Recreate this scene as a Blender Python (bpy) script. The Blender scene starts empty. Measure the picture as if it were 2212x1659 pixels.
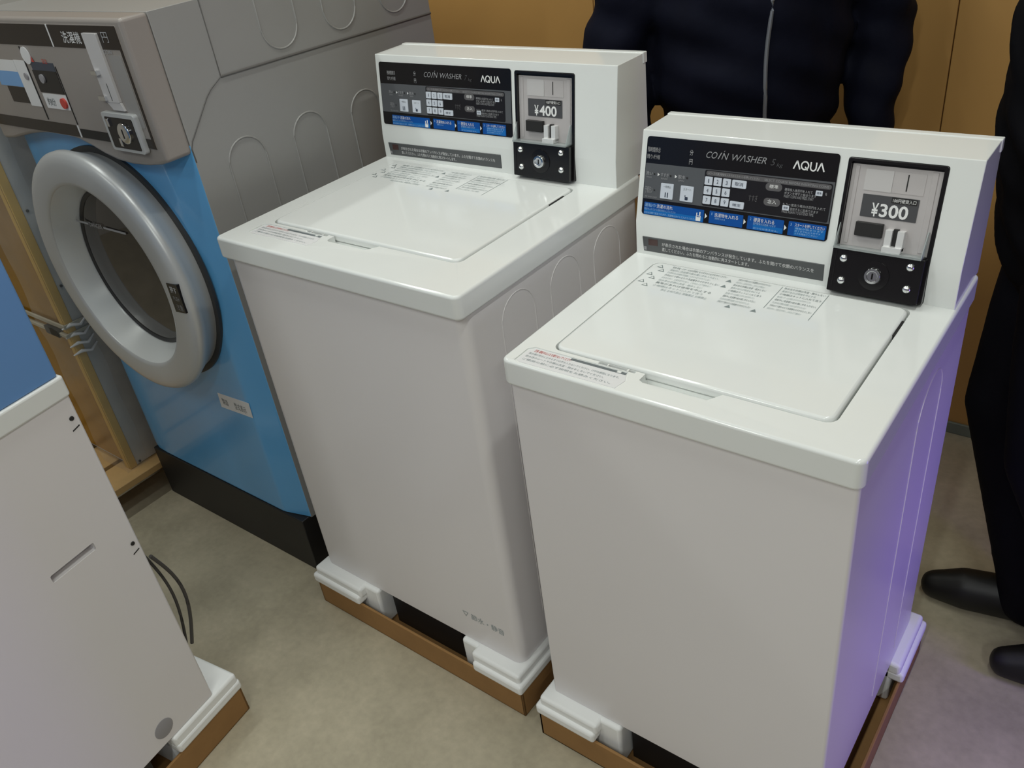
import bpy, bmesh, math, random
from mathutils import Vector, Matrix
from math import sin, cos, pi, radians as RAD
random.seed(7)
S = bpy.context.scene
COL = S.collection

# ------------------------------------------------------------------ camera
FPX, PITCH, ROLL, YAW = 1852.72, RAD(32.664), RAD(8.131), RAD(-41.127)
cd = bpy.data.cameras.new('camera'); co = bpy.data.objects.new('camera', cd); COL.objects.link(co)
cd.sensor_fit = 'HORIZONTAL'; cd.sensor_width = 36.0; cd.lens = 36.0 * FPX / 2212.0
fw = Vector((sin(YAW) * cos(PITCH), cos(YAW) * cos(PITCH), -sin(PITCH)))
rt = Vector((cos(YAW), -sin(YAW), 0)); dn = fw.cross(rt)
r2 = cos(ROLL) * rt + sin(ROLL) * dn; d2 = -sin(ROLL) * rt + cos(ROLL) * dn
M = Matrix.Identity(4)
for i in range(3):
    M[i][0] = r2[i]; M[i][1] = -d2[i]; M[i][2] = -fw[i]
M[0][3], M[1][3], M[2][3] = 0.4624, -0.8133, 1.5438
co.matrix_world = M; cd.clip_start = 0.02
S.camera = co
# ------------------------------------------------------------------ world, lights, exposure
S.view_settings.view_transform = 'Standard'; S.view_settings.look = 'None'
S.view_settings.exposure = 0.0; S.view_settings.gamma = 1.0; S.view_settings.use_curve_mapping = False
w = bpy.data.worlds.new('room_air'); S.world = w; w.use_nodes = True
w.node_tree.nodes['Background'].inputs[0].default_value = (0.95, 0.93, 1.0, 1)
w.node_tree.nodes['Background'].inputs[1].default_value = 0.13
def area(name, loc, aim, sx, sy, power, colr, spread=180):
    l = bpy.data.lights.new(name, 'AREA'); l.shape = 'RECTANGLE'; l.size = sx; l.size_y = sy
    l.energy = power; l.color = colr; l.spread = RAD(spread)
    o = bpy.data.objects.new(name, l); COL.objects.link(o); o.location = loc
    o.rotation_euler = (Vector(aim) - Vector(loc)).to_track_quat('-Z', 'Y').to_euler(); return o
WHITE = (0.96, 1.0, 0.95)
LAMPS = [(-1.9, 0.1), (-0.75, 0.1), (0.4, 0.1), (1.55, 0.1), (-1.9, -1.9), (-0.75, -1.9), (0.4, -1.9), (1.55, -1.9)]
LPOW = dict(zip(LAMPS, (9.5, 10.0, 9.0, 1.0, 11.0, 11.0, 16.0, 16.0)))
for (lx, ly) in LAMPS:
    area('ceiling_tube_light', (lx, ly, 2.615), (lx, ly, 0), 0.07, 1.2, LPOW[(lx, ly)], WHITE)
# violet lamp standing off to the right of the washers
area('violet_light', (1.05, 0.45, 0.55), (0.25, 0.25, 0.35), 0.12, 0.7, 1.7, (0.22, 0.11, 1.0), 120)

# ------------------------------------------------------------------ materials
def s2l(c):
    return tuple(((v / 255) / 12.92 if v / 255 <= 0.04045 else ((v / 255 + 0.055) / 1.055) ** 2.4) for v in c)
def mat(name, rgb, rough=0.5, metal=0.0, var=0.0, scale=8.0, bump=0.0, bscale=200.0, spec=0.5, trans=0.0, alpha=1.0, coat=0.0):
    m = bpy.data.materials.new(name); m.use_nodes = True
    nt = m.node_tree; b = nt.nodes['Principled BSDF']
    b.inputs['Base Color'].default_value = (*rgb, 1); b.inputs['Roughness'].default_value = rough
    b.inputs['Metallic'].default_value = metal; b.inputs['Specular IOR Level'].default_value = spec
    b.inputs['Transmission Weight'].default_value = trans; b.inputs['Alpha'].default_value = alpha
    b.inputs['Coat Weight'].default_value = coat
    tc = nt.nodes.new('ShaderNodeTexCoord')
    if var > 0:
        n = nt.nodes.new('ShaderNodeTexNoise'); n.inputs['Scale'].default_value = scale; n.inputs['Detail'].default_value = 5
        nt.links.new(tc.outputs['Object'], n.inputs['Vector'])
        r = nt.nodes.new('ShaderNodeMapRange'); r.inputs[1].default_value = 0.3; r.inputs[2].default_value = 0.7
        r.inputs[3].default_value = 1 - var; r.inputs[4].default_value = 1 + var
        nt.links.new(n.outputs['Fac'], r.inputs[0])
        mx = nt.nodes.new('ShaderNodeVectorMath'); mx.operation = 'SCALE'; mx.inputs[0].default_value = rgb
        nt.links.new(r.outputs[0], mx.inputs['Scale']); nt.links.new(mx.outputs[0], b.inputs['Base Color'])
    if bump > 0:
        n2 = nt.nodes.new('ShaderNodeTexNoise'); n2.inputs['Scale'].default_value = bscale; n2.inputs['Detail'].default_value = 4
        nt.links.new(tc.outputs['Object'], n2.inputs['Vector'])
        bp = nt.nodes.new('ShaderNodeBump'); bp.inputs['Strength'].default_value = bump; bp.inputs['Distance'].default_value = 0.01
        nt.links.new(n2.outputs['Fac'], bp.inputs['Height']); nt.links.new(bp.outputs[0], b.inputs['Normal'])
    return m
white_deck = mat('white_gloss_plastic', (0.78, 0.80, 0.785), 0.12, var=0.01)
white_body = mat('white_painted_steel', (0.745, 0.72, 0.725), 0.28, var=0.012, scale=3)
white_foam = mat('white_foam', (0.86, 0.87, 0.86), 0.6, bump=0.05, bscale=300)
black_gloss = mat('black_gloss', (0.008, 0.007, 0.008), 0.18)
black_matte = mat('black_matte', (0.012, 0.011, 0.011), 0.5)
panel_grey = mat('panel_grey', s2l((86, 88, 92)), 0.35)
panel_dark = mat('panel_dark', s2l((26, 24, 28)), 0.3)
strip_grey = mat('strip_grey', s2l((82, 84, 86)), 0.35)
bar_grey = mat('bar_grey', s2l((92, 90, 92)), 0.4)
blue_label = mat('blue_label', (0.004, 0.075, 0.33), 0.45, spec=0.2)
blue_label_hi = mat('blue_label_light', (0.008, 0.14, 0.46), 0.45, spec=0.2)
key_white = mat('key_white', s2l((205, 211, 222)), 0.35)
ink_white = mat('ink_white', (0.80, 0.80, 0.80), 0.5)
ink_grey = mat('ink_grey', s2l((165, 165, 168)), 0.5)
ink_silver = mat('ink_silver', s2l((150, 150, 153)), 0.35)
ink_lblue = mat('ink_light_blue', s2l((150, 190, 230)), 0.5)
ink_dark = mat('ink_dark', s2l((45, 55, 75)), 0.5)
ink_pale = mat('ink_pale_grey', s2l((150, 160, 162)), 0.5)
ink_mid = mat('ink_mid_grey', s2l((105, 112, 115)), 0.5)
lid_ink = mat('lid_ink', s2l((168, 178, 178)), 0.5)
lid_ink_dark = mat('lid_ink_dark', s2l((128, 138, 138)), 0.5)
ink_red = mat('ink_red', s2l((195, 70, 60)), 0.5)
red_window = mat('red_window', s2l((74, 52, 50)), 0.3)
metal_plate = mat('brushed_plate', s2l((188, 183, 183)), 0.42, metal=0.1, var=0.04, scale=30)
metal_light = mat('light_plate', s2l((200, 197, 197)), 0.4, metal=0.1)
price_grey = mat('price_grey', s2l((74, 74, 77)), 0.4)
chrome = mat('chrome', (0.82, 0.83, 0.84), 0.10, metal=1.0)
bright_metal = mat('bright_steel', (0.80, 0.80, 0.80), 0.3, metal=0.3)
clear = mat('clear_plastic', (0.85, 0.92, 0.92), 0.12, trans=0.7)
seam_dark = mat('seam_shadow_gap', (0.05, 0.05, 0.05), 0.8)
dgrey = mat('silver_grey_paint', s2l((150, 149, 147)), 0.32, metal=0.0, var=0.02, scale=4)
dgrey_panel = mat('control_head_grey', s2l((148, 141, 136)), 0.3)
dblue = mat('glossy_blue_front', s2l((97, 168, 222)), 0.2, var=0.02, coat=0.3)
door_silver = mat('silver_door_ring', s2l((196, 198, 199)), 0.34, metal=0.25)
door_silver_in = mat('silver_door_cone', s2l((222, 225, 224)), 0.30, metal=0.1)
glass_dark = mat('door_glass', (0.10, 0.085, 0.075), 0.04, trans=0.6, spec=0.5)
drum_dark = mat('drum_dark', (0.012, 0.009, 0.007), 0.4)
rubber_shade = mat('rubber_gap_shade', (0.035, 0.036, 0.038), 0.5)  # glass gasket, and the dark ring standing for shade behind the door
brown_window = mat('brown_window', (0.018, 0.012, 0.009), 0.2)
label_white = mat('label_white', s2l((222, 222, 223)), 0.4)
label_blue = mat('label_blue', s2l((120, 165, 215)), 0.45)
cardboard = mat('cardboard', s2l((150, 112, 66)), 0.75, var=0.06, scale=25, bump=0.05, bscale=120)
wood = mat('pallet_wood', s2l((206, 168, 112)), 0.7, var=0.10, scale=14, bump=0.1, bscale=60)
ochre = mat('ochre_panel', s2l((150, 108, 22)), 0.25, var=0.16, scale=7)
ochre_light = mat('ochre_edge', s2l((206, 168, 84)), 0.45, var=0.08, scale=12)
wrap_grey = mat('wrapped_grey_side', s2l((190, 188, 184)), 0.3, var=0.08, scale=12)
film = mat('stretch_film', (0.80, 0.82, 0.80), 0.18, alpha=0.13, bump=0.5, bscale=18)
strap_m = mat('pale_strap', s2l((175, 168, 150)), 0.4)
blue_cab = mat('blue_cabinet_paint', s2l((100, 146, 202)), 0.3, var=0.03, scale=3)
grey_cap = mat('grey_cap', s2l((150, 148, 152)), 0.5)
cable_m = mat('grey_cable', s2l((60, 57, 54)), 0.5)
navy = mat('navy_jacket', (0.0065, 0.0075, 0.016), 0.7, var=0.25, scale=9, bump=0.25, bscale=14, spec=0.08)
black_cloth = mat('black_cloth', (0.005, 0.005, 0.007), 0.75, var=0.2, scale=9, bump=0.3, bscale=16, spec=0.08)
trouser = mat('dark_trousers', (0.005, 0.005, 0.008), 0.75, var=0.2, scale=9, bump=0.25, bscale=20, spec=0.08)
shoe_m = mat('black_shoe', (0.005, 0.005, 0.005), 0.5)
skin = mat('skin', s2l((196, 150, 122)), 0.5)
hair_m = mat('dark_hair', (0.012, 0.01, 0.009), 0.5)
lip_m = mat('lips', s2l((165, 95, 88)), 0.5)
eye_w = mat('eye_white', (0.7, 0.7, 0.68), 0.3)
zip_m = mat('zip_silver', s2l((150, 155, 165)), 0.35, metal=0.5)
lamp_body = mat('lamp_housing', (0.75, 0.75, 0.73), 0.5)
ceil_m = mat('ceiling_board', (0.62, 0.61, 0.58), 0.8, var=0.03, scale=5)
# floor: worn beige concrete
def floor_mat():
    m = bpy.data.materials.new('worn_concrete'); m.use_nodes = True
    nt = m.node_tree; b = nt.nodes['Principled BSDF']; L = nt.links.new
    tc = nt.nodes.new('ShaderNodeTexCoord')
    n1 = nt.nodes.new('ShaderNodeTexNoise'); n1.inputs['Scale'].default_value = 5.0; n1.inputs['Detail'].default_value = 8; n1.inputs['Roughness'].default_value = 0.62
    n2 = nt.nodes.new('ShaderNodeTexNoise'); n2.inputs['Scale'].default_value = 60.0; n2.inputs['Detail'].default_value = 4
    L(tc.outputs['Object'], n1.inputs['Vector']); L(tc.outputs['Object'], n2.inputs['Vector'])
    cr = nt.nodes.new('ShaderNodeValToRGB'); L(n1.outputs['Fac'], cr.inputs[0])
    e = cr.color_ramp.elements
    e[0].position = 0.30; e[0].color = (*s2l((158, 150, 128)), 1); e[1].position = 0.70; e[1].color = (*s2l((186, 176, 153)), 1)
    cr2 = nt.nodes.new('ShaderNodeMapRange'); cr2.inputs[1].default_value = 0.3; cr2.inputs[2].default_value = 0.7; cr2.inputs[3].default_value = 0.92; cr2.inputs[4].default_value = 1.06
    L(n2.outputs['Fac'], cr2.inputs[0])
    mx = nt.nodes.new('ShaderNodeVectorMath'); mx.operation = 'SCALE'; L(cr.outputs[0], mx.inputs[0]); L(cr2.outputs[0], mx.inputs['Scale'])
    L(mx.outputs[0], b.inputs['Base Color']); b.inputs['Roughness'].default_value = 0.55
    bp = nt.nodes.new('ShaderNodeBump'); bp.inputs['Strength'].default_value = 0.12; bp.inputs['Distance'].default_value = 0.005
    L(n2.outputs['Fac'], bp.inputs['Height']); L(bp.outputs[0], b.inputs['Normal'])
    return m
floor_m = floor_mat()
wall_m = mat('ochre_wall_board', s2l((190, 146, 84)), 0.55, var=0.05, scale=2.5)
side_wall_m = mat('pale_wall_paint', (0.55, 0.53, 0.5), 0.7, var=0.03, scale=3)
skirt_m = mat('grey_green_skirting', s2l((120, 128, 118)), 0.5)

# ------------------------------------------------------------------ mesh builder
X3, Y3, Z3 = Vector((1, 0, 0)), Vector((0, 1, 0)), Vector((0, 0, 1))
class Frame:
    def __init__(s, o, u, v, n=None):
        s.o, s.u, s.v = Vector(o), Vector(u), Vector(v); s.n = Vector(n) if n is not None else s.u.cross(s.v)
    def __call__(s, a, b, c=0.0):
        return s.o + a * s.u + b * s.v + c * s.n
def rrect(x0, x1, y0, y1, r, k=4):
    if x0 > x1: x0, x1 = x1, x0
    if y0 > y1: y0, y1 = y1, y0
    r = min(r, (x1 - x0) / 2 - 1e-5, (y1 - y0) / 2 - 1e-5)
    if r <= 1e-6: return [(x0, y0), (x1, y0), (x1, y1), (x0, y1)]
    out = []
    for cx, cy, a in ((x1 - r, y1 - r, 0), (x0 + r, y1 - r, 90), (x0 + r, y0 + r, 180), (x1 - r, y0 + r, 270)):
        for i in range(k + 1):
            t = RAD(a + 90 * i / k); out.append((cx + r * cos(t), cy + r * sin(t)))
    return out
class MB:
    def __init__(s): s.v = []; s.f = []; s.mi = []
    def add(s, vs, fs, m=0):
        b = len(s.v); s.v += [tuple(p) for p in vs]; s.f += [tuple(i + b for i in f) for f in fs]; s.mi += [m] * len(fs); return s
    def box(s, x0, x1, y0, y1, z0, z1, m=0, T=None):
        P = [(x, y, z) for z in (z0, z1) for y in (y0, y1) for x in (x0, x1)]
        if T: P = [T(*p) for p in P]
        return s.add(P, [(0, 2, 3, 1), (4, 5, 7, 6), (0, 1, 5, 4), (2, 6, 7, 3), (0, 4, 6, 2), (1, 3, 7, 5)], m)
    def prism(s, F, poly, c0, c1, m=0):
        n = len(poly)
        P = [F(a, b, c0) for a, b in poly] + [F(a, b, c1) for a, b in poly]
        fs = [tuple(range(n - 1, -1, -1)), tuple(range(n, 2 * n))] + [(i, (i + 1) % n, n + (i + 1) % n, n + i) for i in range(n)]
        return s.add(P, fs, m)
    def flat(s, F, poly, c, m=0):
        return s.add([F(a, b, c) for a, b in poly], [tuple(range(len(poly)))], m)
    def tube(s, pts, r, k=8, m=0, closed=False):
        pts = [Vector(p) for p in pts]; n = len(pts); rr = r if isinstance(r, (list, tuple)) else [r] * n
        P = []; up = Z3
        for i in range(n):
            t = (pts[(i + 1) % n] - pts[i - 1]) if closed else (pts[min(i + 1, n - 1)] - pts[max(i - 1, 0)])
            t.normalize(); a = t.cross(up)
            if a.length < 0.15: a = t.cross(X3)
            a.normalize(); b = t.cross(a)
            for j in range(k):
                q = 2 * pi * j / k; P.append(pts[i] + rr[i] * (cos(q) * a + sin(q) * b))
        fs = []
        for i in range(n if closed else n - 1):
            for j in range(k):
                i2 = (i + 1) % n; fs.append((i * k + j, i * k + (j + 1) % k, i2 * k + (j + 1) % k, i2 * k + j))
        if not closed: fs += [tuple(range(k - 1, -1, -1)), tuple((n - 1) * k + j for j in range(k))]
        return s.add(P, fs, m)
    def lathe(s, F, prof, k=48, m=0, close=False):
        # prof: (radius, height along F.n)
        P = []; idx = []
        for (r, h) in prof:
            if r < 1e-6: idx.append([len(P)]); P.append(F(0, 0, h))
            else:
                idx.append(list(range(len(P), len(P) + k)))
                P += [F(r * cos(2 * pi * j / k), r * sin(2 * pi * j / k), h) for j in range(k)]
        fs = []
        pairs = list(zip(idx[:-1], idx[1:])) + ([(idx[-1], idx[0])] if close else [])
        for A, B in pairs:
            for j in range(k):
                j2 = (j + 1) % k
                if len(A) == 1 and len(B) == 1: continue
                if len(A) == 1: fs.append((A[0], B[j2], B[j]))
                elif len(B) == 1: fs.append((A[j], A[j2], B[0]))
                else: fs.append((A[j], A[j2], B[j2], B[j]))
        return s.add(P, fs, m)
    def ball(s, c, r, k=12, m=0, sc=(1, 1, 1)):
        c = Vector(c); n = k // 2
        return s.lathe(Frame(c, X3 * sc[0], Y3 * sc[1], Z3 * sc[2]), [(r * sin(pi * i / n), -r * cos(pi * i / n)) for i in range(n + 1)], k, m)
    def text(s, F, txt, x0, x1, z0, z1, c=0.0004, m=0, shear=0.0, bold=0.0):
        vs, fs = text_mesh(txt, bold)
        if not vs: return s
        ax = min(p[0] for p in vs); bx = max(p[0] for p in vs); ay = min(p[1] for p in vs); by = max(p[1] for p in vs)
        P = []
        for (px, py) in vs:
            v = (py - ay) / max(by - ay, 1e-6); u = (px - ax) / max(bx - ax, 1e-6)
            P.append(F(x0 + u * (x1 - x0) + shear * (v - 0.5) * (z1 - z0), z0 + v * (z1 - z0), c))
        return s.add(P, fs, m)
    def build(s, name, mats, parent=None, bevel=0.0, seg=2, smooth=True, loc=None, rz=0.0, ang=40):
        me = bpy.data.meshes.new(name); me.from_pydata(s.v, [], s.f); me.update()
        if not isinstance(mats, (list, tuple)): mats = [mats]
        for mm in mats: me.materials.append(mm)
        for p, i in zip(me.polygons, s.mi): p.material_index = i
        bm = bmesh.new(); bm.from_mesh(me); bmesh.ops.recalc_face_normals(bm, faces=bm.faces); bm.to_mesh(me); bm.free()
        o = bpy.data.objects.new(name, me); COL.objects.link(o)
        if parent is not None: o.parent = parent
        if loc is not None: o.location = loc
        o.rotation_euler[2] = rz
        if smooth:
            for p in me.polygons: p.use_smooth = True
            me.set_sharp_from_angle(angle=RAD(ang))
        if bevel > 0:
            b = o.modifiers.new('bevel', 'BEVEL'); b.width = bevel; b.segments = seg; b.limit_method = 'ANGLE'; b.angle_limit = RAD(35)
            b.use_clamp_overlap = True
            if len(s.f) < 400: wn(o)
        return o
_tc = {}
def text_mesh(txt, bold=0.0):
    if (txt, bold) in _tc: return _tc[(txt, bold)]
    cu = bpy.data.curves.new('t', 'FONT'); cu.body = txt; cu.size = 1.0; cu.resolution_u = 3; cu.offset = bold
    o = bpy.data.objects.new('t', cu); COL.objects.link(o)
    dg = bpy.context.evaluated_depsgraph_get(); dg.update()
    me = bpy.data.meshes.new_from_object(o.evaluated_get(dg))
    vs = [(v.co.x, v.co.y) for v in me.vertices]; fs = [tuple(p.vertices) for p in me.polygons]
    bpy.data.objects.remove(o); bpy.data.curves.remove(cu); bpy.data.meshes.remove(me)
    _tc[(txt, bold)] = (vs, fs); return _tc[(txt, bold)]
def apply_mods(o):
    dg = bpy.context.evaluated_depsgraph_get(); dg.update()
    me = bpy.data.meshes.new_from_object(o.evaluated_get(dg)); old = o.data
    o.modifiers.clear(); o.data = me; bpy.data.meshes.remove(old); return o
def cut(o, mb):
    c = mb.build('cutter', [o.data.materials[0]], smooth=False)
    c.matrix_world = Matrix.Identity(4)
    if o.parent is not None:
        c.parent = o.parent
    for m in list(o.modifiers):
        if m.type == 'WEIGHTED_NORMAL': o.modifiers.remove(m)
    md = o.modifiers.new('cut', 'BOOLEAN'); md.object = c; md.operation = 'DIFFERENCE'; md.solver = 'EXACT'
    apply_mods(o); me = c.data; bpy.data.objects.remove(c); bpy.data.meshes.remove(me)
    for p in o.data.polygons: p.use_smooth = True
    o.data.set_sharp_from_angle(angle=RAD(35))
    wn(o); return o
def wn(o):
    for m in list(o.modifiers):
        if m.type == 'WEIGHTED_NORMAL': o.modifiers.remove(m)
    m = o.modifiers.new('normals', 'WEIGHTED_NORMAL'); m.weight = 100; m.keep_sharp = True; m.mode = 'FACE_AREA'
def thing(name, label, cat, loc=(0, 0, 0), rz=0.0, group=None):
    o = bpy.data.objects.new(name, None); COL.objects.link(o); o.location = loc; o.rotation_euler[2] = rz
    o.empty_display_size = 0.05
    return tag(o, label, cat, group)
def tag(o, label, cat, group=None):
    o['label'] = label; o['category'] = cat
    if group: o['group'] = group
    return o
def struct(o): o['kind'] = 'structure'; return o

# ------------------------------------------------------------------ room
m_ = MB(); m_.box(-4.2, 3.0, -3.4, 1.42, -0.08, 0.0); struct(m_.build('floor', floor_m, smooth=False))
m_ = MB(); F = Frame((0, 1.36, 0), X3, Z3, -Y3)
edges = [-4.2, -2.70, -1.82, -0.94, 0.0, 0.9, 1.8, 3.0]
for a, b in zip(edges[:-1], edges[1:]):
    m_.prism(F, rrect(a + 0.0012, b - 0.0012, 0.0, 2.68, 0), -0.06, 0.0)
struct(m_.build('wall_back', wall_m, bevel=0.0015))
m_ = MB(); m_.box(-4.26, -4.2, -3.4, 1.42, 0, 2.68); struct(m_.build('wall_left', side_wall_m, smooth=False))
m_ = MB(); m_.box(-4.2, 3.0, 1.352, 1.3599, 0.0, 0.035); struct(m_.build('baseboard_back', skirt_m, bevel=0.002))
m_ = MB(); m_.box(-4.2, 3.0, -3.4, 1.42, 2.68, 2.74); struct(m_.build('ceiling', ceil_m, smooth=False))
for (lx, ly) in LAMPS:
    q = thing('ceiling_lamp', 'slim white fluorescent tube fixture on the ceiling', 'lamp', (lx, ly, 2.68), 0, 'tube fixtures on the ceiling')
    MB().box(-0.06, 0.06, -0.63, 0.63, -0.045, 0.0).build('housing', lamp_body, q, bevel=0.006)

# ------------------------------------------------------------------ coin washers
def washer(label, loc, rz, W, D, H, t, Hc, dx, pan_l, yk, zk, yt, Dc, lid, kg, price, content_r, y0b, strip, coin_dx):
    root = thing('coin_washer', label, 'washing machine', loc, rz, None)
    h = W / 2; hb = 0.118
    # body
    b = MB()
    b.prism(Frame((0, 0, 0), X3, Y3, Z3), rrect(-h + 0.005, h - 0.005, y0b, D - 0.004, 0.022 if W > 0.56 else 0.006, 6), hb, H - t + 0.01)
    def arch(side, y0, y1, ztop, zbot):
        x = side * (h - 0.005); r = (y1 - y0) / 2; yc = (y0 + y1) / 2
        pts = [(x, y0, zbot)] + [(x, yc + r * cos(a), ztop - r + r * sin(a)) for a in [pi - pi * i / 12 for i in range(13)]] + [(x, y1, zbot)]
        b.tube(pts, 0.0011, 6)
    n = 3 if W > 0.56 else 2
    for sd in (1, -1):
        if W > 0.56:
            for (a, c) in ((0.10, 0.19), (0.238, 0.328), (0.376, 0.466)): arch(sd, a, c, H - 0.058, 0.2)
        else:
            for (a, c) in ((0.276, 0.402),): arch(sd, a, c, H - 0.075, 0.16)
    body = b.build('body', white_body, root, bevel=0.004, seg=3)
    MB().box(-0.098, 0.112, 0.030, D - 0.10, 0.006, hb).build('underside_shade', black_matte, root)  # black block put in for the deep shade under the body
    # deck with recesses
    d = MB()
    d.prism(Frame((0, 0, 0), X3, Y3, Z3), rrect(-h, h, 0, D, 0.013, 5), H - t, H)
    deck = d.build('top_deck', white_deck, root, bevel=0.0055, seg=3)
    apply_mods(deck)
    lx0, lx1, ly0, ly1 = lid
    FZ = Frame((0, 0, H), X3, Y3, Z3)
    c = MB(); c.prism(FZ, rrect(lx0 - 0.003, lx1 + 0.003, ly0 - 0.003, ly1, 0.016, 5), -0.013, 0.03); cut(deck, c)
    f0 = ly0 - 0.026
    c = MB(); c.prism(FZ, [(dx - 0.052, ly0 - 0.02), (dx - 0.045, f0 + 0.002), (dx + 0.05, f0 + 0.002), (dx + 0.066, ly0 + 0.002), (dx - 0.052, ly0 + 0.002)], -0.019, 0.03); cut(deck, c)
    sx = lx0 - 0.033 if W < 0.56 else lx0 - 0.008
    st = [(sx - 0.003, f0 - 0.026), (sx - 0.003, f0 + 0.008), (sx + 0.006, f0 + 0.016), (dx - 0.075, f0 + 0.016), (dx - 0.066, f0 - 0.004), (dx - 0.070, f0 - 0.026), (dx - 0.078, f0 - 0.03), (sx + 0.005, f0 - 0.03)]
    c = MB(); c.prism(FZ, st, -0.0016, 0.03); cut(deck, c)
    c = MB(); c.prism(FZ, rrect(dx - 0.126, dx - 0.066, f0 + 0.0175, ly0 - 0.0035, 0.001), -0.007, 0.03); cut(deck, c)
    # caution sticker
    k = MB(); k.prism(FZ, [(sx, f0 - 0.024), (sx, f0 + 0.006), (sx + 0.008, f0 + 0.0145), (dx - 0.077, f0 + 0.0145), (dx - 0.069, f0 - 0.004), (dx - 0.073, f0 - 0.025), (sx + 0.006, f0 - 0.027)], -0.0017, -0.0009)
    stick = k.build('caution_sticker', label_white, root)
    k = MB(); L0 = dx - 0.080
    k.text(FZ, '注意 運転中はふたを開けないでください', sx + 0.010, sx + 0.075, f0 + 0.005, f0 + 0.012, -0.0006, 1)
    for i, (tx, e) in enumerate((('脱水槽が完全に止まるまでは手を入れないでください。けがの原因になります。', L0), ('防水性のシートや衣類は洗濯・脱水をしないでください。', L0 - 0.02), ('ご使用の前に必ず説明をお読みください。', L0 - 0.004))):
        k.text(FZ, tx, sx + 0.006, e, f0 - 0.003 - 0.0085 * i, f0 + 0.002 - 0.0085 * i, -0.0006, 0)
    k.build('sticker_print', [ink_pale, ink_red], stick)
    # latch
    k = MB(); k.box(dx - 0.168, dx - 0.076, f0 + 0.0092, f0 + 0.0142, H - 0.0010, H - 0.0005, 0)
    k.box(dx - 0.1245, dx - 0.0675, f0 + 0.0180, ly0 - 0.0040, H - 0.0068, H - 0.0040, 2)
    k.box(dx - 0.111, dx - 0.109, f0 + 0.0178, ly0 - 0.003, H - 0.006, H + 0.0006, 1)
    k.box(dx - 0.079, dx - 0.0765, f0 + 0.0178, ly0 - 0.003, H - 0.006, H + 0.0006, 1)
    k.box(dx - 0.0905, dx - 0.084, f0 + 0.0096, f0 + 0.0138, H - 0.0008, H - 0.0002, 1)
    k.build('lid_latch', [ink_mid, white_deck, panel_grey], root)
    # lid
    k = MB(); k.prism(FZ, rrect(lx0, lx1, ly0, ly1 - 0.004, 0.015, 6), -0.012, 0.0035)
    lidp = k.build('lid', white_deck, root, bevel=0.0045, seg=3)
    k = MB()
    k.box(lx1 - 0.0005, lx1 + 0.0025, ly1 - 0.085, ly1 - 0.04, H - 0.006, H + 0.0012)
    k.build('lid_hinge', black_matte, lidp)
    k = MB(); FL = Frame((0, 0, H + 0.0035), X3, Y3, Z3)
    tx0, tx1, ty1 = lx0 + 0.008, dx + 0.088, ly1 - 0.012
    rows = ['警告 感電・けが・火災の原因になりますので必ずお守りください', '運転中に洗濯槽や脱水槽に手を入れない。', '引火性のある衣類を洗濯槽に入れたり近づけたりしない',
            '子供だけで使わせたり洗濯槽をのぞかせたりしない', '水をかけない。火気を近づけない。こわれたふたで使わない', '防水性の衣類は洗濯・脱水しない', '異常があれば使用を中止する', '小物類はネットに入れて洗う']
    for i in range(9):
        yy = ty1 - 0.0098 * i
        if i < 8:
            k.text(FL, rows[i % 8], tx0 + 0.030, dx - 0.072 - 0.01 * (i % 3), yy - 0.0068, yy, 0.0004, 0 if i % 3 else 1)
        k.text(FL, rows[(i + 3) % 8], dx - 0.052, dx + 0.002 - 0.006 * (i % 2), yy - 0.0066, yy, 0.0004, 0 if i % 2 else 1)
        if i < 8: k.text(FL, rows[(i + 5) % 8], dx + 0.024, tx1 - 0.012 * (i % 2), yy - 0.0064, yy, 0.0004, 0 if i % 2 else 1)
        elif i == 8: k.text(FL, '禁止 水ぬれ禁止 接触禁止 分解禁止', dx - 0.15, dx - 0.07, yy - 0.007, yy, 0.0004, 0)
    for (px, py) in ((0.010, 0.004), (0.018, 0.016), (0.006, 0.034), (0.016, 0.045), (0.006, 0.062), (0.018, 0.072)):
        a, bq = tx0 + px, ty1 - py
        k.flat(FL, [(a - 0.006, bq - 0.008), (a + 0.006, bq - 0.008), (a, bq + 0.002)], 0.0003, 1)
        k.flat(FL, [(a - 0.0035, bq - 0.0068), (a + 0.0035, bq - 0.0068), (a, bq - 0.0008)], 0.0005, 2)
    for (a, bq) in ((dx - 0.064, ty1 - 0.01), (dx - 0.064, ty1 - 0.03), (dx - 0.03, ty1 - 0.088), (dx + 0.01, ty1 - 0.085)):
        k.flat(FL, [(a - 0.005, bq - 0.007), (a + 0.005, bq - 0.007), (a, bq + 0.002)], 0.0003, 1)
    for (a, bq, l) in ((dx + 0.019, ty1 + 0.001, 0.075), (tx1 + 0.003, ty1 + 0.001, 0.085)):
        k.flat(FL, [(a, bq - l), (a + 0.0009, bq - l), (a + 0.0009, bq), (a, bq)], 0.0003, 1)
    k.build('warning_print', [lid_ink, lid_ink_dark, white_deck], lidp)
    # console
    zh = Hc - 0.002
    k = MB(); hc = h - 0.0045
    k.prism(Frame((-hc, 0, 0), Y3, Z3, X3), [(yk - 0.002, H - 0.002), (yk, zk), (yt, Hc), (Dc - 0.002, Hc), (Dc, Hc - 0.002), (Dc, H - 0.002)], 0, 2 * hc)
    k.box(-hc - 0.0015, hc + 0.0015, Dc - 0.010, Dc + 0.003, Hc - 0.018, Hc + 0.0012)
    con = k.build('console', white_deck, root, bevel=0.004, seg=3)
    vdir = Vector((0, yt - yk, Hc - zk)); kz = vdir.z; vdir = vdir / kz   # one unit of v = one metre of height
    FP = Frame((0, yk, zk), X3, vdir, X3.cross(vdir).normalized())
    FP.o = FP.o - vdir * (zk - H)                  # v measured as height above the deck
    FV = Frame((0, yk - 0.001, H), X3, Z3, -Y3)
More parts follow.
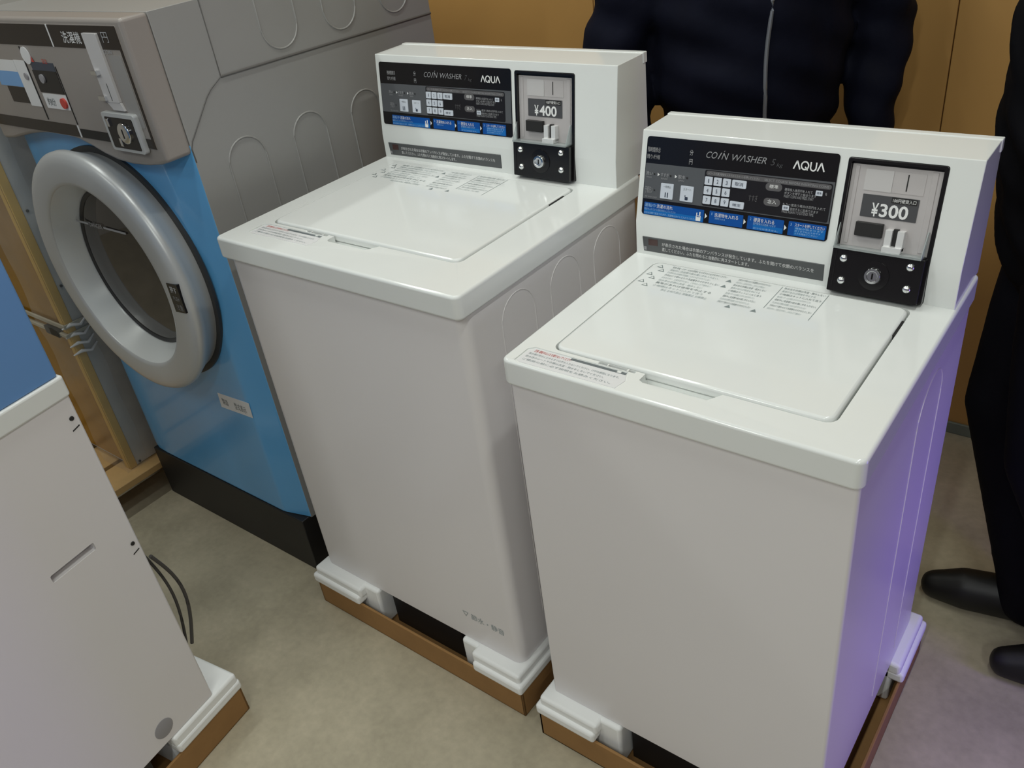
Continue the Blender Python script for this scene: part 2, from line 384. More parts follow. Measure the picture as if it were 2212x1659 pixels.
    pr = content_r
    c = MB(); c.prism(FP, rrect(coin_dx + 0.0810, coin_dx + 0.2180, 0.0030, 0.1960, 0.004), -0.0202, 0.03); apply_mods(con); cut(con, c)
    # control panel
    k = MB(); k.prism(FP, rrect(pan_l, pr, 0.0725, 0.198, 0.005), -0.001, 0.0012)
    pan = k.build('control_panel', black_gloss, root)
    ox = dx - 0.0     # x of the panel print relative to the narrow model
    k = MB()
    k.flat(FP, [(pan_l + 0.001, 0.0985), (pr - 0.0012, 0.0985), (pr - 0.0012, 0.1585), (pan_l + 0.001, 0.1555)], 0.00135, 0)
    k.prism(FP, rrect(ox - 0.1405, ox + 0.0655, 0.1000, 0.1555, 0.003), 0.0012, 0.0017, 1)
    k.prism(FP, rrect(ox - 0.138, ox + 0.064, 0.1472, 0.1543, 0.0035), 0.0012, 0.0019, 2)
    k.build('panel_fields', [panel_grey, panel_dark, bar_grey], pan)
    for i, (a, bq, c0, c1) in enumerate(((-0.2456, -0.1347, 0.0725, 0.093), (-0.125, -0.0668, 0.0735, 0.0935), (-0.0592, 0.0, 0.0735, 0.0945), (0.0075, 0.0658, 0.0735, 0.095))):
        if i == 0 and W > 0.56: a += 0.002
        k = MB(); k.prism(FP, rrect(ox + a, ox + bq, c0 + 0.0005, c1, 0.0012), 0.0012, 0.0017, 0)
        lo = c0 + (c1 - c0) * (0.42 if i in (0, 2) else 0.68)
        if i != 1: k.flat(FP, [(ox + a + (0.001 if i == 0 else 0.01), c0 + 0.0012), (ox + bq - 0.001, c0 + 0.0012), (ox + bq - 0.001, lo), (ox + a + (0.001 if i == 0 else 0.01), lo)], 0.00185, 3)
        c = 0.0021; e = ox + a
        if i == 0:
            k.text(FP, '運転中', e + 0.001, e + 0.022, c1 - 0.0075, c1 - 0.0015, c, 2)
            k.text(FP, '洗濯の流れ', e + 0.024, e + 0.054, c1 - 0.0075, c1 - 0.0012, c, 1)
            k.text(FP, '電源を入れてから洗剤を投入してください', e + 0.001, e + 0.060, c1 - 0.0125, c1 - 0.009, c, 2)
            k.text(FP, '水位は自動で設定されます。洗濯物はほぐして入れてください', e + 0.001, e + 0.098, c0 + 0.002, c0 + 0.0055, c, 2)
            jx = ox + bq - 0.009; jz = c0 + 0.002
            k.prism(FP, rrect(jx - 0.0045, jx + 0.004, jz, jz + 0.0085, 0.001), 0.0017, 0.0022, 1)
            k.prism(FP, rrect(jx - 0.004, jx - 0.0025, jz + 0.009, jz + 0.013, 0.0005), 0.0017, 0.0022, 1)
            k.prism(FP, rrect(jx + 0.001, jx + 0.003, jz + 0.009, jz + 0.0145, 0.0005), 0.0017, 0.0022, 1)
            k.flat(FP, [(jx - 0.003, jz + 0.0065), (jx + 0.003, jz + 0.0065), (jx + 0.003, jz + 0.0075), (jx - 0.003, jz + 0.0075)], 0.0024, 0)
        elif i == 1:
            k.text(FP, '1', e + 0.004, e + 0.005, c1 - 0.0065, c1 - 0.0025, c, 2)
            k.text(FP, '洗濯物を入れる', e + 0.009, e + 0.050, c1 - 0.0085, c1 - 0.0022, c, 1)
            k.text(FP, '洗剤を入れる', e + 0.010, e + 0.028, c1 - 0.0125, c1 - 0.0095, c, 2)
        elif i == 2:
            k.text(FP, '2', e + 0.004, e + 0.006, c1 - 0.0065, c1 - 0.0025, c, 2)
            k.text(FP, '硬貨を入れる', e + 0.010, e + 0.044, c1 - 0.0085, c1 - 0.0018, c, 1)
            k.text(FP, '百円硬貨のみ使用できます', e + 0.010, e + 0.047, c1 - 0.0125, c1 - 0.009, c, 2)
            k.text(FP, 'おつりは出ません。', e + 0.011, e + 0.052, c0 + 0.002, c0 + 0.005, c, 2)
        else:
            k.text(FP, '3', e + 0.003, e + 0.005, c1 - 0.0065, c1 - 0.0025, c, 2)
            k.text(FP, 'スタートを押してください', e + 0.010, e + 0.056, c1 - 0.007, c1 - 0.0018, c, 1)
            for j in range(3): k.text(FP, ['運転が始まります', '終了まで約三十分です', 'ふたを閉めてください'][j], e + 0.011, e + 0.055 - 0.004 * j, c1 - 0.0108 - 0.0038 * j, c1 - 0.008 - 0.0038 * j, c, 2)
        k.build('step_label', [blue_label, ink_white, ink_lblue, blue_label_hi], pan)
    # keypad
    for r in range(3):
        for q in range(3):
            kx = ox - 0.1388 + 0.0157 * q; kz0 = 0.1455 - 0.0149 * r
            k = MB(); k.prism(FP, rrect(kx, kx + 0.0132, kz0 - 0.0125, kz0, 0.0012), 0.0015, 0.0034, 0)
            num = str(3 * r + q + 1)
            k.text(FP, num, kx + 0.0052 + (0.0012 if num == '1' else 0), kx + 0.0082 - (0.0004 if num == '1' else 0), kz0 - 0.0092, kz0 - 0.0032, 0.0037, 1)
            k.build('number_key', [key_white, ink_dark], pan)
    for nm, tx, z0, z1 in (('cancel_key', '取消', 0.1337, 0.1455), ('select_key', '確定', 0.1026, 0.1131)):
        k = MB(); k.prism(FP, rrect(ox - 0.0918, ox - 0.068, z0, z1, 0.0015), 0.0015, 0.0034, 0)
        k.text(FP, tx, ox - 0.087, ox - 0.073, z0 + 0.003, z1 - 0.003, 0.0037, 1); k.build(nm, [key_white, ink_dark], pan)
    for nm, x0, tx in (('pause_key', -0.2168, '一時停止'), ('start_key', -0.1802, 'スタート')):
        k = MB(); k.prism(FP, rrect(ox + x0, ox + x0 + 0.0232, 0.1022, 0.1268, 0.001), 0.0012, 0.0028, 0)
        k.text(FP, tx, ox + x0 + 0.005, ox + x0 + 0.019, 0.1195, 0.1235, 0.003, 2)
        if nm == 'pause_key':
            for e in (0.0085, 0.0128): k.flat(FP, rrect(ox + x0 + e, ox + x0 + e + 0.0018, 0.1045, 0.1125, 0), 0.003, 1)
        else:
            k.flat(FP, rrect(ox + x0 + 0.009, ox + x0 + 0.0145, 0.1045, 0.1095, 0.001), 0.003, 1)
            k.flat(FP, rrect(ox + x0 + 0.0085, ox + x0 + 0.010, 0.1095, 0.112, 0), 0.003, 1)
        k.build(nm, [key_white, ink_dark, ink_mid], pan)
    # print on the panel
    k = MB(); c = 0.0023
    k.text(FP, '残時間表示', ox - 0.2475, ox - 0.2235, 0.1735, 0.1815, c, 1)
    k.text(FP, '残り/行程', ox - 0.2475, ox - 0.2235, 0.1630, 0.1700, c, 1)
    k.text(FP, '分', ox - 0.1705, ox - 0.1642, 0.1745, 0.1830, c, 1)
    k.text(FP, '円', ox - 0.1700, ox - 0.1642, 0.1605, 0.1690, c, 1)
    zx = 0.0 if W < 0.56 else -0.001
    kt = MB()
    kt.text(FP, 'CO', ox - 0.1410, ox - 0.1225, 0.1735, 0.1835, c, 0, 0.3)
    kt.text(FP, '/', ox - 0.1215, ox - 0.1145, 0.1735, 0.1835, c, 0, 0.0)
    kt.text(FP, 'N', ox - 0.1135, ox - 0.1045, 0.1735, 0.1835, c, 0, 0.3)
    kt.flat(FP, [(ox - 0.1118, 0.1848), (ox - 0.1107, 0.1848), (ox - 0.1098, 0.1868), (ox - 0.1109, 0.1868)], c, 0)
    kt.text(FP, 'WΛSHER', ox - 0.0985, ox - 0.0395, 0.1735, 0.1835, c, 0, 0.3)
    kt.text(FP, str(kg), ox - 0.0325, ox - 0.0270, 0.1725, 0.1820, c, 1, 0.3)
    kt.text(FP, 'kg', ox - 0.0235, ox - 0.0145, 0.1700, 0.1768, c, 1, 0.3)
    kt.build('title_lettering', [ink_silver, price_grey], pan)
    kb_ = MB()
    ax = ox + (0.002 if W < 0.56 else 0.0085)
    def bar(p, q, wd, mi=0):
        p = Vector((p[0], p[1], 0)); q = Vector((q[0], q[1], 0)); nn = (q - p).normalized(); nn = Vector((-nn.y, nn.x, 0)) * wd / 2
        kb_.flat(FP, [(p + nn).to_2d()[:], (p - nn).to_2d()[:], (q - nn).to_2d()[:], (q + nn).to_2d()[:]], c, mi)
    z0, z1 = 0.1712, 0.1832
    for e in (0.0, 0.0365):
        bar((ax + e + 0.0005, z0), (ax + e + 0.0052, z1), 0.0021); bar((ax + e + 0.0052, z1), (ax + e + 0.0105, z0), 0.0021)
    cxq, czq, rx, rz_ = ax + 0.0175, (z0 + z1) / 2, 0.0054, 0.0056
    ring = [(cxq + rx * cos(2 * pi * i / 20), czq + rz_ * sin(2 * pi * i / 20)) for i in range(20)]
    for i in range(20): bar(ring[i], ring[(i + 1) % 20], 0.0021)
    bar((cxq + 0.0005, czq - 0.0015), (cxq + 0.0048, z0 - 0.0003), 0.0019)
    ux0, ux1 = ax + 0.0262, ax + 0.0345
    bar((ux0, z1), (ux0, z0 + 0.004), 0.0021); bar((ux1, z1), (ux1, z0 + 0.004), 0.0021)
    arc = [((ux0 + ux1) / 2 + (ux1 - ux0) / 2 * cos(pi + pi * i / 10), z0 + 0.0042 + 0.0042 * sin(pi + pi * i / 10)) for i in range(11)]
    for i in range(10): bar(arc[i], arc[i + 1], 0.0021)
    kb_.build('logo_lettering', [ink_white], pan)
    for (tx, e, wdt) in (('洗い', -0.247, 0.013), ('すすぎ', -0.219, 0.015), ('脱水', -0.187, 0.013)):
        k.text(FP, tx, ox + e, ox + e + wdt, 0.1368, 0.1428, c, 1)
        k.text(FP, 'WASH' if e < -0.24 else 'RINSE' if e < -0.2 else 'SPIN', ox + e + 0.001, ox + e + wdt - 0.002, 0.1325, 0.1350, c, 2)
        k.flat(FP, [(ox + e + wdt + 0.003 + 0.0016 * cos(2 * pi * i / 10), 0.1392 + 0.0016 * sin(2 * pi * i / 10)) for i in range(10)], c, 5)
        if e > -0.24: k.flat(FP, [(ox + e - 0.006, 0.1365), (ox + e - 0.002, 0.1392), (ox + e - 0.006, 0.1420)], c, 0)
    k.text(FP, '予備洗い', ox - 0.2465, ox - 0.232, 0.108, 0.119, c, 2)
    k.flat(FP, [(ox - 0.2287 + 0.0014 * cos(2 * pi * i / 10), 0.1135 + 0.0014 * sin(2 * pi * i / 10)) for i in range(10)], c, 5)
    k.text(FP, 'PRE WASH ONLY', ox - 0.2455, ox - 0.2225, 0.1010, 0.1035, c, 2)
    k.text(FP, '※コースを選び硬貨を入れてからスタートを押してください', ox - 0.134, ox - 0.048, 0.1487, 0.1527, c, 1)
    k.text(FP, 'SELECT COURSE BEFORE INSERTING COINS', ox - 0.040, ox + 0.060, 0.1490, 0.1523, c, 2)
    k.text(FP, 'すすぎ', ox - 0.0620, ox - 0.0470, 0.1165, 0.1265, c, 6)
    for (tx, z) in (('標準', 0.1415), ('念入', 0.1190)):
        k2 = MB(); k2.prism(FP, rrect(ox - 0.0370, ox - 0.0105, z - 0.0058, z + 0.0058, 0.0055), 0.0015, 0.0021, 0)
        k2.text(FP, tx, ox - 0.031, ox - 0.0165, z - 0.0022, z + 0.0036, c, 1); k2.build('course_label', [bar_grey, ink_white], pan)
    for (tx, a, e, z) in (('硬貨投入後百円を入れて', -0.006, 0.037, 0.1402), ('ボタンを押すと始まります', -0.006, 0.0435, 0.1352), ('INSERT COINS AND PRESS START', -0.006, 0.040, 0.1305),
                       ('もう一度洗う場合は百円を入れて', -0.006, 0.060, 0.1185), ('追加すると延長できます', 0.006, 0.050, 0.1128), ('PRESS AGAIN TO EXTEND TIME', -0.006, 0.0435, 0.1080)):
        k.text(FP, tx, ox + a, ox + e, z - 0.0019, z + 0.0023, c, 2 if tx.isascii() else 1)
    for (x, z) in ((0.0415, 0.1368), (-0.006, 0.1098)):
        k2 = MB(); k2.prism(FP, rrect(ox + x, ox + x + 0.0105, z, z + 0.0075, 0.001), 0.0016, 0.0021, 0)
        k2.text(FP, '標準', ox + x + 0.0018, ox + x + 0.0088, z + 0.002, z + 0.0055, c, 1); k2.build('key_symbol', [key_white, ink_dark], pan)
    k.text(FP, 'を', ox + 0.056, ox + 0.0590, 0.1385, 0.1425, c, 1)
    for e in (-0.1305, -0.0635, 0.0032):
        k.flat(FP, [(ox + e - 0.0018, 0.0800), (ox + e + 0.0022, 0.0842), (ox + e - 0.0018, 0.0884)], c, 0)
    k.build('panel_print', [ink_white, ink_grey, ink_silver, ink_silver, price_grey, black_matte, bar_grey, bar_grey, key_white], pan)
    # notice strip
    s0, s1 = strip
    k = MB(); k.prism(FV, [(s0 + 0.002, 0.006), (s1, 0.0085), (s1, 0.0365), (s0, 0.033)][::1], -0.001, 0.0012)
    ns = k.build('notice_strip', strip_grey, root, bevel=0.0008)
    k = MB(); c = 0.0016; sw = (s1 - s0) / 0.317
    k.flat(FV, [(s0 + 0.012, 0.0185), (s0 + 0.030, 0.0190), (s0 + 0.030, 0.0305), (s0 + 0.012, 0.0300)], c, 1)
    k.flat(FV, [(s0 + 0.003, 0.0085), (s0 + 0.008, 0.0085), (s0 + 0.008, 0.0150), (s0 + 0.003, 0.0150)], c, 2)
    k.text(FV, 'が表示された場合は衣類のアンバランスが発生しています。ふたを開けて衣類のバランスを', s0 + 0.038 * sw, s0 + 0.302 * sw, 0.0203, 0.0272, c, 0)
    k.text(FV, '直してください。ふたを閉めると自動的に再スタートします。', s0 + 0.038 * sw, s0 + 0.196 * sw, 0.0112, 0.0180, c, 0)
    k.build('notice_print', [ink_white, red_window, ink_silver], ns)
    # coin unit ---------------------------------------------------------
    q = coin_dx
    k = MB()
    fr = rrect(q + 0.0815, q + 0.2175, 0.0035, 0.1955, 0.004)
    k.prism(FP, fr, -0.0195, 0.0015)
    cu = k.build('coin_unit', black_gloss, root, bevel=0.0012)
    c = MB(); c.prism(FP, rrect(q + 0.0865, q + 0.2120, 0.070, 0.1905, 0.002), -0.006, 0.02); cut(cu, c)
    k = MB(); k.prism(FP, rrect(q + 0.0870, q + 0.2115, 0.0705, 0.187, 0.001), -0.0062, -0.0048)
    k.prism(FP, rrect(q + 0.092, q + 0.098, 0.075, 0.185, 0.001), -0.005, -0.0038)
    k.prism(FP, rrect(q + 0.197, q + 0.205, 0.075, 0.185, 0.001), -0.005, -0.0038)
    fp = k.build('face_plate', metal_plate, cu, bevel=0.0005)
    k = MB(); k.prism(FP, rrect(q + 0.1075, q + 0.1462, 0.1523, 0.1815, 0.001), -0.005, -0.0040, 0)
    k.prism(FP, rrect(q + 0.1468, q + 0.190, 0.1523, 0.1815, 0.001), -0.005, -0.0042, 1)
    k.prism(FP, rrect(q + 0.1655, q + 0.1672, 0.1560, 0.1788, 0.0004), -0.0045, -0.0039, 2)
    k.build('coin_slot', [metal_light, metal_plate, black_matte], cu)
    k = MB(); k.prism(FP, rrect(q + 0.1088, q + 0.187, 0.1155, 0.147, 0.0006), -0.005, -0.0040, 0)
    k.prism(FP, rrect(q + 0.1495, q + 0.1845, 0.1385, 0.1465, 0.0004), -0.0042, -0.0036, 1)
    k.text(FP, '100円硬貨入口', q + 0.1515, q + 0.1830, 0.1397, 0.1452, -0.0033, 2)
    k.text(FP, price[0], q + 0.1240, q + 0.1335, 0.1172, 0.1362, -0.0035, 2, 0.0, 0.018)
    k.text(FP, price[1:], q + 0.1355, q + 0.1750, 0.1175, 0.1362, -0.0035, 2, 0.0, 0.022)
    k.build('price_plate', [price_grey, black_matte, ink_white], cu)
    k = MB(); k.prism(FP, rrect(q + 0.1070, q + 0.1460, 0.0885, 0.1085, 0.001), -0.005, 0.003, 0); k.build('return_button', black_matte, cu, bevel=0.001)
    k = MB()
    for a in (0.1515, 0.1682): k.prism(FP, [(q + a, 0.0745), (q + a + 0.0095, 0.0745), (q + a + 0.0095, 0.1025), (q + a, 0.1025)], -0.005, 0.006, 0)
    k.prism(FP, rrect(q + 0.1515, q + 0.1777, 0.0720, 0.0800, 0.001), -0.005, 0.0120, 0)
    k.prism(FP, rrect(q + 0.1610, q + 0.1682, 0.0800, 0.1040, 0.0003), -0.005, 0.0005, 1)
    k.build('coin_return', [bright_metal, black_matte], cu, bevel=0.0012)
    k = MB()
    k.prism(FP, rrect(q + 0.0845, q + 0.2085, 0.0690, 0.0720, 0.0004), -0.005, 0.0170, 0)
    for a in (0.0845, 0.2070): k.prism(Frame(FP(q + a, 0, 0), FP.v, FP.n, FP.u), [(0.0715, -0.005), (0.1060, -0.004), (0.1060, 0.0005), (0.0715, 0.0168)], 0, 0.0014, 0)
    k.build('guard_tray', clear, cu)
    k = MB(); k.prism(FP, rrect(q + 0.0840, q + 0.2135, 0.0055, 0.0688, 0.0015), -0.005, 0.0135, 0)
    k.prism(FP, rrect(q + 0.0900, q + 0.0912, 0.012, 0.066, 0.0003), 0.0120, 0.0142, 0)
    lb = k.build('lock_box', black_gloss, cu, bevel=0.0015)
    k = MB(); FK = Frame(FP(q + 0.1480, 0.0375, 0.0135), FP.u, FP.v.normalized(), FP.n)
    k.lathe(FK, [(0.0, -0.001), (0.022, -0.001), (0.022, 0.0012), (0.0135, 0.0018), (0.0, 0.0018)], 32, 1)
    k.lathe(FK, [(0.0122, 0.001), (0.0122, 0.006), (0.0110, 0.0078), (0.0080, 0.0080), (0.0072, 0.0068), (0.0, 0.0066)], 32, 0)
    k.prism(FK, rrect(-0.0012, 0.0012, -0.0045, 0.0045, 0.0003), 0.006, 0.0070, 1)
    k.build('key_lock', [chrome, black_gloss], cu)
    for (a, z) in ((0.1018, 0.0555), (0.1034, 0.0232), (0.1960, 0.0575), (0.1965, 0.0262)):
        FS = Frame(FP(q + a, z, 0.0135), FP.u, FP.v.normalized(), FP.n)
        MB().lathe(FS, [(0.0061, 0.0), (0.0061, 0.0012), (0.0050, 0.0035), (0.0028, 0.0050), (0.0, 0.0054)], 20, 0).build('dome_screw', chrome, cu)
    return root
RZ = RAD(-0.36)
R = washer('white 5 kg coin washer marked ¥300, nearest to the front on the right', (0, 0, 0), 0.0, 0.53, 0.5285, 0.892, 0.0445, 1.0991, 0.0, -0.250, 0.399, 0.951, 0.436, 0.5327,
           (-0.2075, 0.2065, 0.060, 0.376), 5, '¥300', 0.0690, 0.010, (-0.2475, 0.070), 0.0)
Lw = washer('white 7 kg coin washer marked ¥400, standing between grey dryer and ¥300 washer', (-0.6453, 0.0127, 0), RZ, 0.6047, 0.5494, 0.9698, 0.0425, 1.1821, -0.0165, -0.2872, 0.468, 1.019, 0.4915, 0.5869,
            (-0.243, 0.2235, 0.098, 0.440), 7, '¥400', 0.0650, 0.013, (-0.2825, 0.0315), -0.0085)
# small print on the front of the wide washer
k = MB(); FF = Frame((0, 0.013, 0), X3, Z3, -Y3)
k.text(FF, '▽ 節水・静音', 0.152, 0.262, 0.186, 0.203, 0.0006, 0)
k.build('front_print', [ink_pale], Lw)

# ------------------------------------------------------------------ packing: trays and foam corners under the washers
def tray(label, loc, rz, W, y0, y1, grp):
    k = MB(); h = W / 2; hh = 0.07; th = 0.006
    k.box(-h, h, y0, y1, 0.0, 0.005)
    k.box(-h, h, y0, y0 + th, 0.0, hh); k.box(-h, h, y1 - th, y1, 0.0, hh)
    k.box(-h, -h + th, y0, y1, 0.0, hh); k.box(h - th, h, y0, y1, 0.0, hh)
    return tag(k.build('cardboard_tray', cardboard, None, loc=loc, rz=rz, bevel=0.0015), label, 'cardboard tray', grp)
def foam(label, loc, rz, x0, x1, y0, y1, sx, sy, grp, e=0.011):
    # corner block: outer corner at (x at sx side, y at sy side)
    k = MB()
    xo, xi = (x0, x1) if sx < 0 else (x1, x0); yo, yi = (y0, y1) if sy < 0 else (y1, y0)
    A = lambda a, b: (min(a, b), max(a, b))
    k.box(*A(xo, xi), *A(yo, yi), 0.0705, 0.0965)
    k.box(*A(xo - sx * e * 0.7, xi - sx * 0.004), *A(yo - sy * e * 0.7, yi), 0.0880, 0.1175)
    k.box(*A(xo - sx * 0.022, xi - sx * -0.0 - sx * 0.045), *A(yo - sy * 0.026, yi), 0.0055, 0.1172)
    return tag(k.build('foam_corner', white_foam, None, loc=loc, rz=rz, bevel=0.007, seg=3), label, 'foam block', grp)
tray('brown cardboard tray under the ¥400 washer', (-0.6453, 0.0127, 0), RZ, 0.624, -0.018, 0.60, 'cardboard trays')
tray('brown cardboard tray under the ¥300 washer', (0, 0, 0), 0, 0.565, -0.020, 0.56, 'cardboard trays')
for (sx, sy, lb) in ((-1, -1, 'front left'), (1, -1, 'front right'), (-1, 1, 'rear left'), (1, 1, 'rear right')):
    a, b = (-0.318, -0.158) if sx < 0 else (0.186, 0.315)
    c, d = (-0.024, 0.13) if sy < 0 else (0.47, 0.602)
    foam('white foam block at the %s corner under the ¥400 washer' % lb, (-0.6453, 0.0127, 0), RZ, a, b, c, d, sx, sy, 'foam corners')
    a, b = (-0.286, -0.150) if sx < 0 else (0.165, 0.287)
    c, d = (-0.026, 0.12) if sy < 0 else (0.40, 0.560)
    foam('white foam block at the %s corner under the ¥300 washer' % lb, (0, 0, 0), 0, a, b, c, d, sx, sy, 'foam corners')

# ------------------------------------------------------------------ big dryer
D = thing('laundry_dryer', 'large grey coin dryer with blue front and round silver door', 'dryer', (-1.378, 0.085, 0))
ox, oy = 1.378, -0.085                      # world -> local
def dl(x, y, z): return (x + ox, y + oy, z)
xr, xl = -1.045, -1.711
k = MB(); k.box(xl + ox, xr + ox, 0.001, 0.81 + oy, 0.165, 1.352)
def on_side(yz, r=0.0022, m=0): k.tube([dl(xr, y, z) for y, z in yz], r, 6, m)
def archy(y0, y1, zt, zb, dirn=1):
    r = (y1 - y0) / 2; yc = (y0 + y1) / 2
    on_side([(y0, zb)] + [(yc + r * cos(a), zt - dirn * r + dirn * r * sin(a)) for a in [pi - pi * i / 14 for i in range(15)]] + [(y1, zb)])
for i in range(4): archy(0.157 + 0.171 * i, 0.25 + 0.171 * i, 1.091, 0.30)
for i in range(3): archy(0.315 + 0.168 * i, 0.408 + 0.168 * i, 1.226, 1.35, -1)
on_side([(0.81, 1.200), (0.195, 1.2125)], 0.003, 1); on_side([(0.195, 1.351), (0.195, 1.2125), (0.165, 1.196), (0.152, 1.185), (0.093, 1.118), (0.087, 1.105), (0.088, 1.078)], 0.0016, 1)
body = k.build('body', [dgrey, mat('seam_grey', s2l((96, 94, 92)), 0.5)], D, bevel=0.006)
# control head: protrudes above the blue front, scalloped lower edge over the door
k = MB(); FH = Frame((0, 0.085 + oy, 0), X3, Z3, -Y3)
low = [(-1.711, 1.086), (-1.66, 1.090), (-1.62, 1.098), (-1.58, 1.106), (-1.53, 1.113), (-1.488, 1.117), (-1.42, 1.119), (-1.36, 1.115), (-1.31, 1.103), (-1.27, 1.091), (-1.23, 1.083), (-1.18, 1.080), (-1.117, 1.083), (-1.075, 1.089), (-1.045, 1.097)]
poly = [(x + ox, z) for x, z in low] + [(xr + ox, 1.352), (xl + ox, 1.352)]
k.prism(FH, poly, -0.002, 0.055)
head = k.build('control_head', dgrey_panel, D, bevel=0.007, seg=3)
FN = Frame((0, 0.030 + oy, 0), Vector((1, 0, 0)), Z3, -Y3)
def P2(pts): return [(x + ox, z) for x, z in pts]
def quad(mb, x0, x1, z0, z1, c0, c1, m, r=0.0): mb.prism(FN, [(x + ox, z) for x, z in rrect(x0, x1, z0, z1, r)], c0, c1, m)
k = MB(); quad(k, -1.705, -1.064, 1.121, 1.341, -0.001, 0.0015, 0, 0.003)
pan = k.build('control_panel', dgrey_panel, head)
k = MB()
quad(k, -1.704, -1.066, 1.300, 1.340, 0.0015, 0.0022, 0)
quad(k, -1.071, -1.064, 1.122, 1.340, 0.0015, 0.0024, 0)
quad(k, -1.704, -1.340, 1.122, 1.146, 0.0015, 0.0022, 0)
quad(k, -1.330, -1.204, 1.122, 1.140, 0.0015, 0.0023, 1)
quad(k, -1.102, -1.066, 1.122, 1.140, 0.0015, 0.0023, 0)
k.build('dark_bands', [brown_window, black_matte], pan)
k = MB(); k.text(FN, '洗濯機', -1.2580 + ox, -1.192 + ox, 1.308, 1.329, 0.0028, 0)
k.text(FN, '円', -1.116 + ox, -1.096 + ox, 1.312, 1.330, 0.0028, 1)
k.text(FN, 'COIN', -1.128 + ox, -1.100 + ox, 1.292, 1.299, 0.0028, 1)
k.text(FN, '安全', -1.375 + ox, -1.355 + ox, 1.266, 1.276, 0.0028, 2)
k.build('panel_print', [ink_white, ink_grey, ink_red], pan)
k = MB()
for (a, b, z0, z1, mm) in ((-1.306, -1.302, 1.300, 1.341, label_white), (-1.336, -1.332, 1.122, 1.146, label_white), (-1.450, -1.447, 1.15, 1.297, black_matte), (-1.332, -1.330, 1.148, 1.262, black_matte)):
    k = MB(); quad(k, a, b, z0, z1, 0.0015, 0.0028, 0); k.build('trim_line', mm, pan)
k = MB(); quad(k, -1.432, -1.336, 1.208, 1.252, 0.0015, 0.0026, 0); quad(k, -1.428, -1.336, 1.252, 1.268, 0.0015, 0.0024, 1)
k.lathe(Frame((-1.400 + ox, 0.0274 + oy, 1.236), X3, Z3, -Y3), [(0.009, 0), (0.009, 0.003), (0.0, 0.0035)], 16, 2)
k.build('display', [black_gloss, mat('display_blue', s2l((58, 66, 80)), 0.3), grey_cap], pan)
k = MB(); quad(k, -1.428, -1.334, 1.176, 1.206, 0.0015, 0.0028, 0, 0.002)
k.text(FN, '約8分', -1.417 + ox, -1.385 + ox, 1.182, 1.198, 0.0033, 1)
k.lathe(Frame((-1.348 + ox, 0.0275 + oy, 1.190), X3, Z3, -Y3), [(0.0105, 0), (0.0105, 0.0045), (0.0, 0.005)], 20, 2)
k.build('start_label', [label_white, ink_mid, ink_red], pan)
k = MB(); quad(k, -1.600, -1.500, 1.245, 1.268, 0.0015, 0.0022, 0); quad(k, -1.600, -1.492, 1.214, 1.245, 0.0015, 0.0022, 1)
quad(k, -1.575, -1.500, 1.180, 1.213, 0.0015, 0.0022, 3); quad(k, -1.498, -1.452, 1.176, 1.269, 0.0015, 0.0024, 2)
k.lathe(Frame((-1.465 + ox, 0.0276 + oy, 1.238), X3, Z3, -Y3), [(0.007, 0), (0.007, 0.003), (0.0, 0.003)], 14, 4)
k.lathe(Frame((-1.432 + ox, 0.0280 + oy, 1.280), X3, Z3, -Y3), [(0.017, 0), (0.017, 0.002), (0.0, 0.0022)], 20, 2)
k.text(FN, '▲', -1.418 + ox, -1.407 + ox, 1.268, 1.280, 0.003, 5)
k.build('price_labels', [label_white, label_blue, label_white, brown_window, grey_cap, ink_red], pan)
# coin chute, inlet and lock
k = MB(); quad(k, -1.176, -1.128, 1.205, 1.328, 0.0015, 0.007, 0, 0.002)
k.prism(FN, P2([(-1.176, 1.205), (-1.128, 1.205), (-1.122, 1.190), (-1.160, 1.190)]), 0.0015, 0.006, 0)
quad(k, -1.151, -1.1495, 1.208, 1.240, 0.0068, 0.0075, 1)
quad(k, -1.178, -1.158, 1.2555, 1.2635, 0.006, 0.015, 2); quad(k, -1.190, -1.166, 1.208, 1.2165, 0.002, 0.012, 2)
k.build('coin_chute', [metal_light, black_matte, chrome], pan, bevel=0.001)
k = MB(); quad(k, -1.118, -1.076, 1.16, 1.29, 0.0014, 0.0022, 0, 0.004); k.build('pale_patch', mat('pale_patch_grey', s2l((146, 143, 141)), 0.3), pan)  # thin flat patch, nearly the panel colour, right of the chute
k = MB(); quad(k, -1.203, -1.090, 1.112, 1.186, 0.0015, 0.012, 1, 0.006); quad(k, -1.194, -1.099, 1.118, 1.178, 0.006, 0.0126, 0, 0.003)
k.lathe(Frame((-1.135 + ox, 0.0176 + oy, 1.150), X3, Z3, -Y3), [(0.020, 0), (0.020, 0.004), (0.017, 0.006), (0.0, 0.006)], 24, 2)
k.prism(Frame((-1.135 + ox, 0.0120 + oy, 1.150), X3, Z3, -Y3), rrect(-0.002, 0.002, -0.009, 0.009, 0.0005), 0, 0.001, 0)
quad(k, -1.186, -1.178, 1.16, 1.175, 0.012, 0.016, 2); quad(k, -1.160, -1.152, 1.124, 1.140, 0.012, 0.017, 2)
k.build('cash_box_lock', [black_gloss, door_silver, chrome], pan, bevel=0.001)
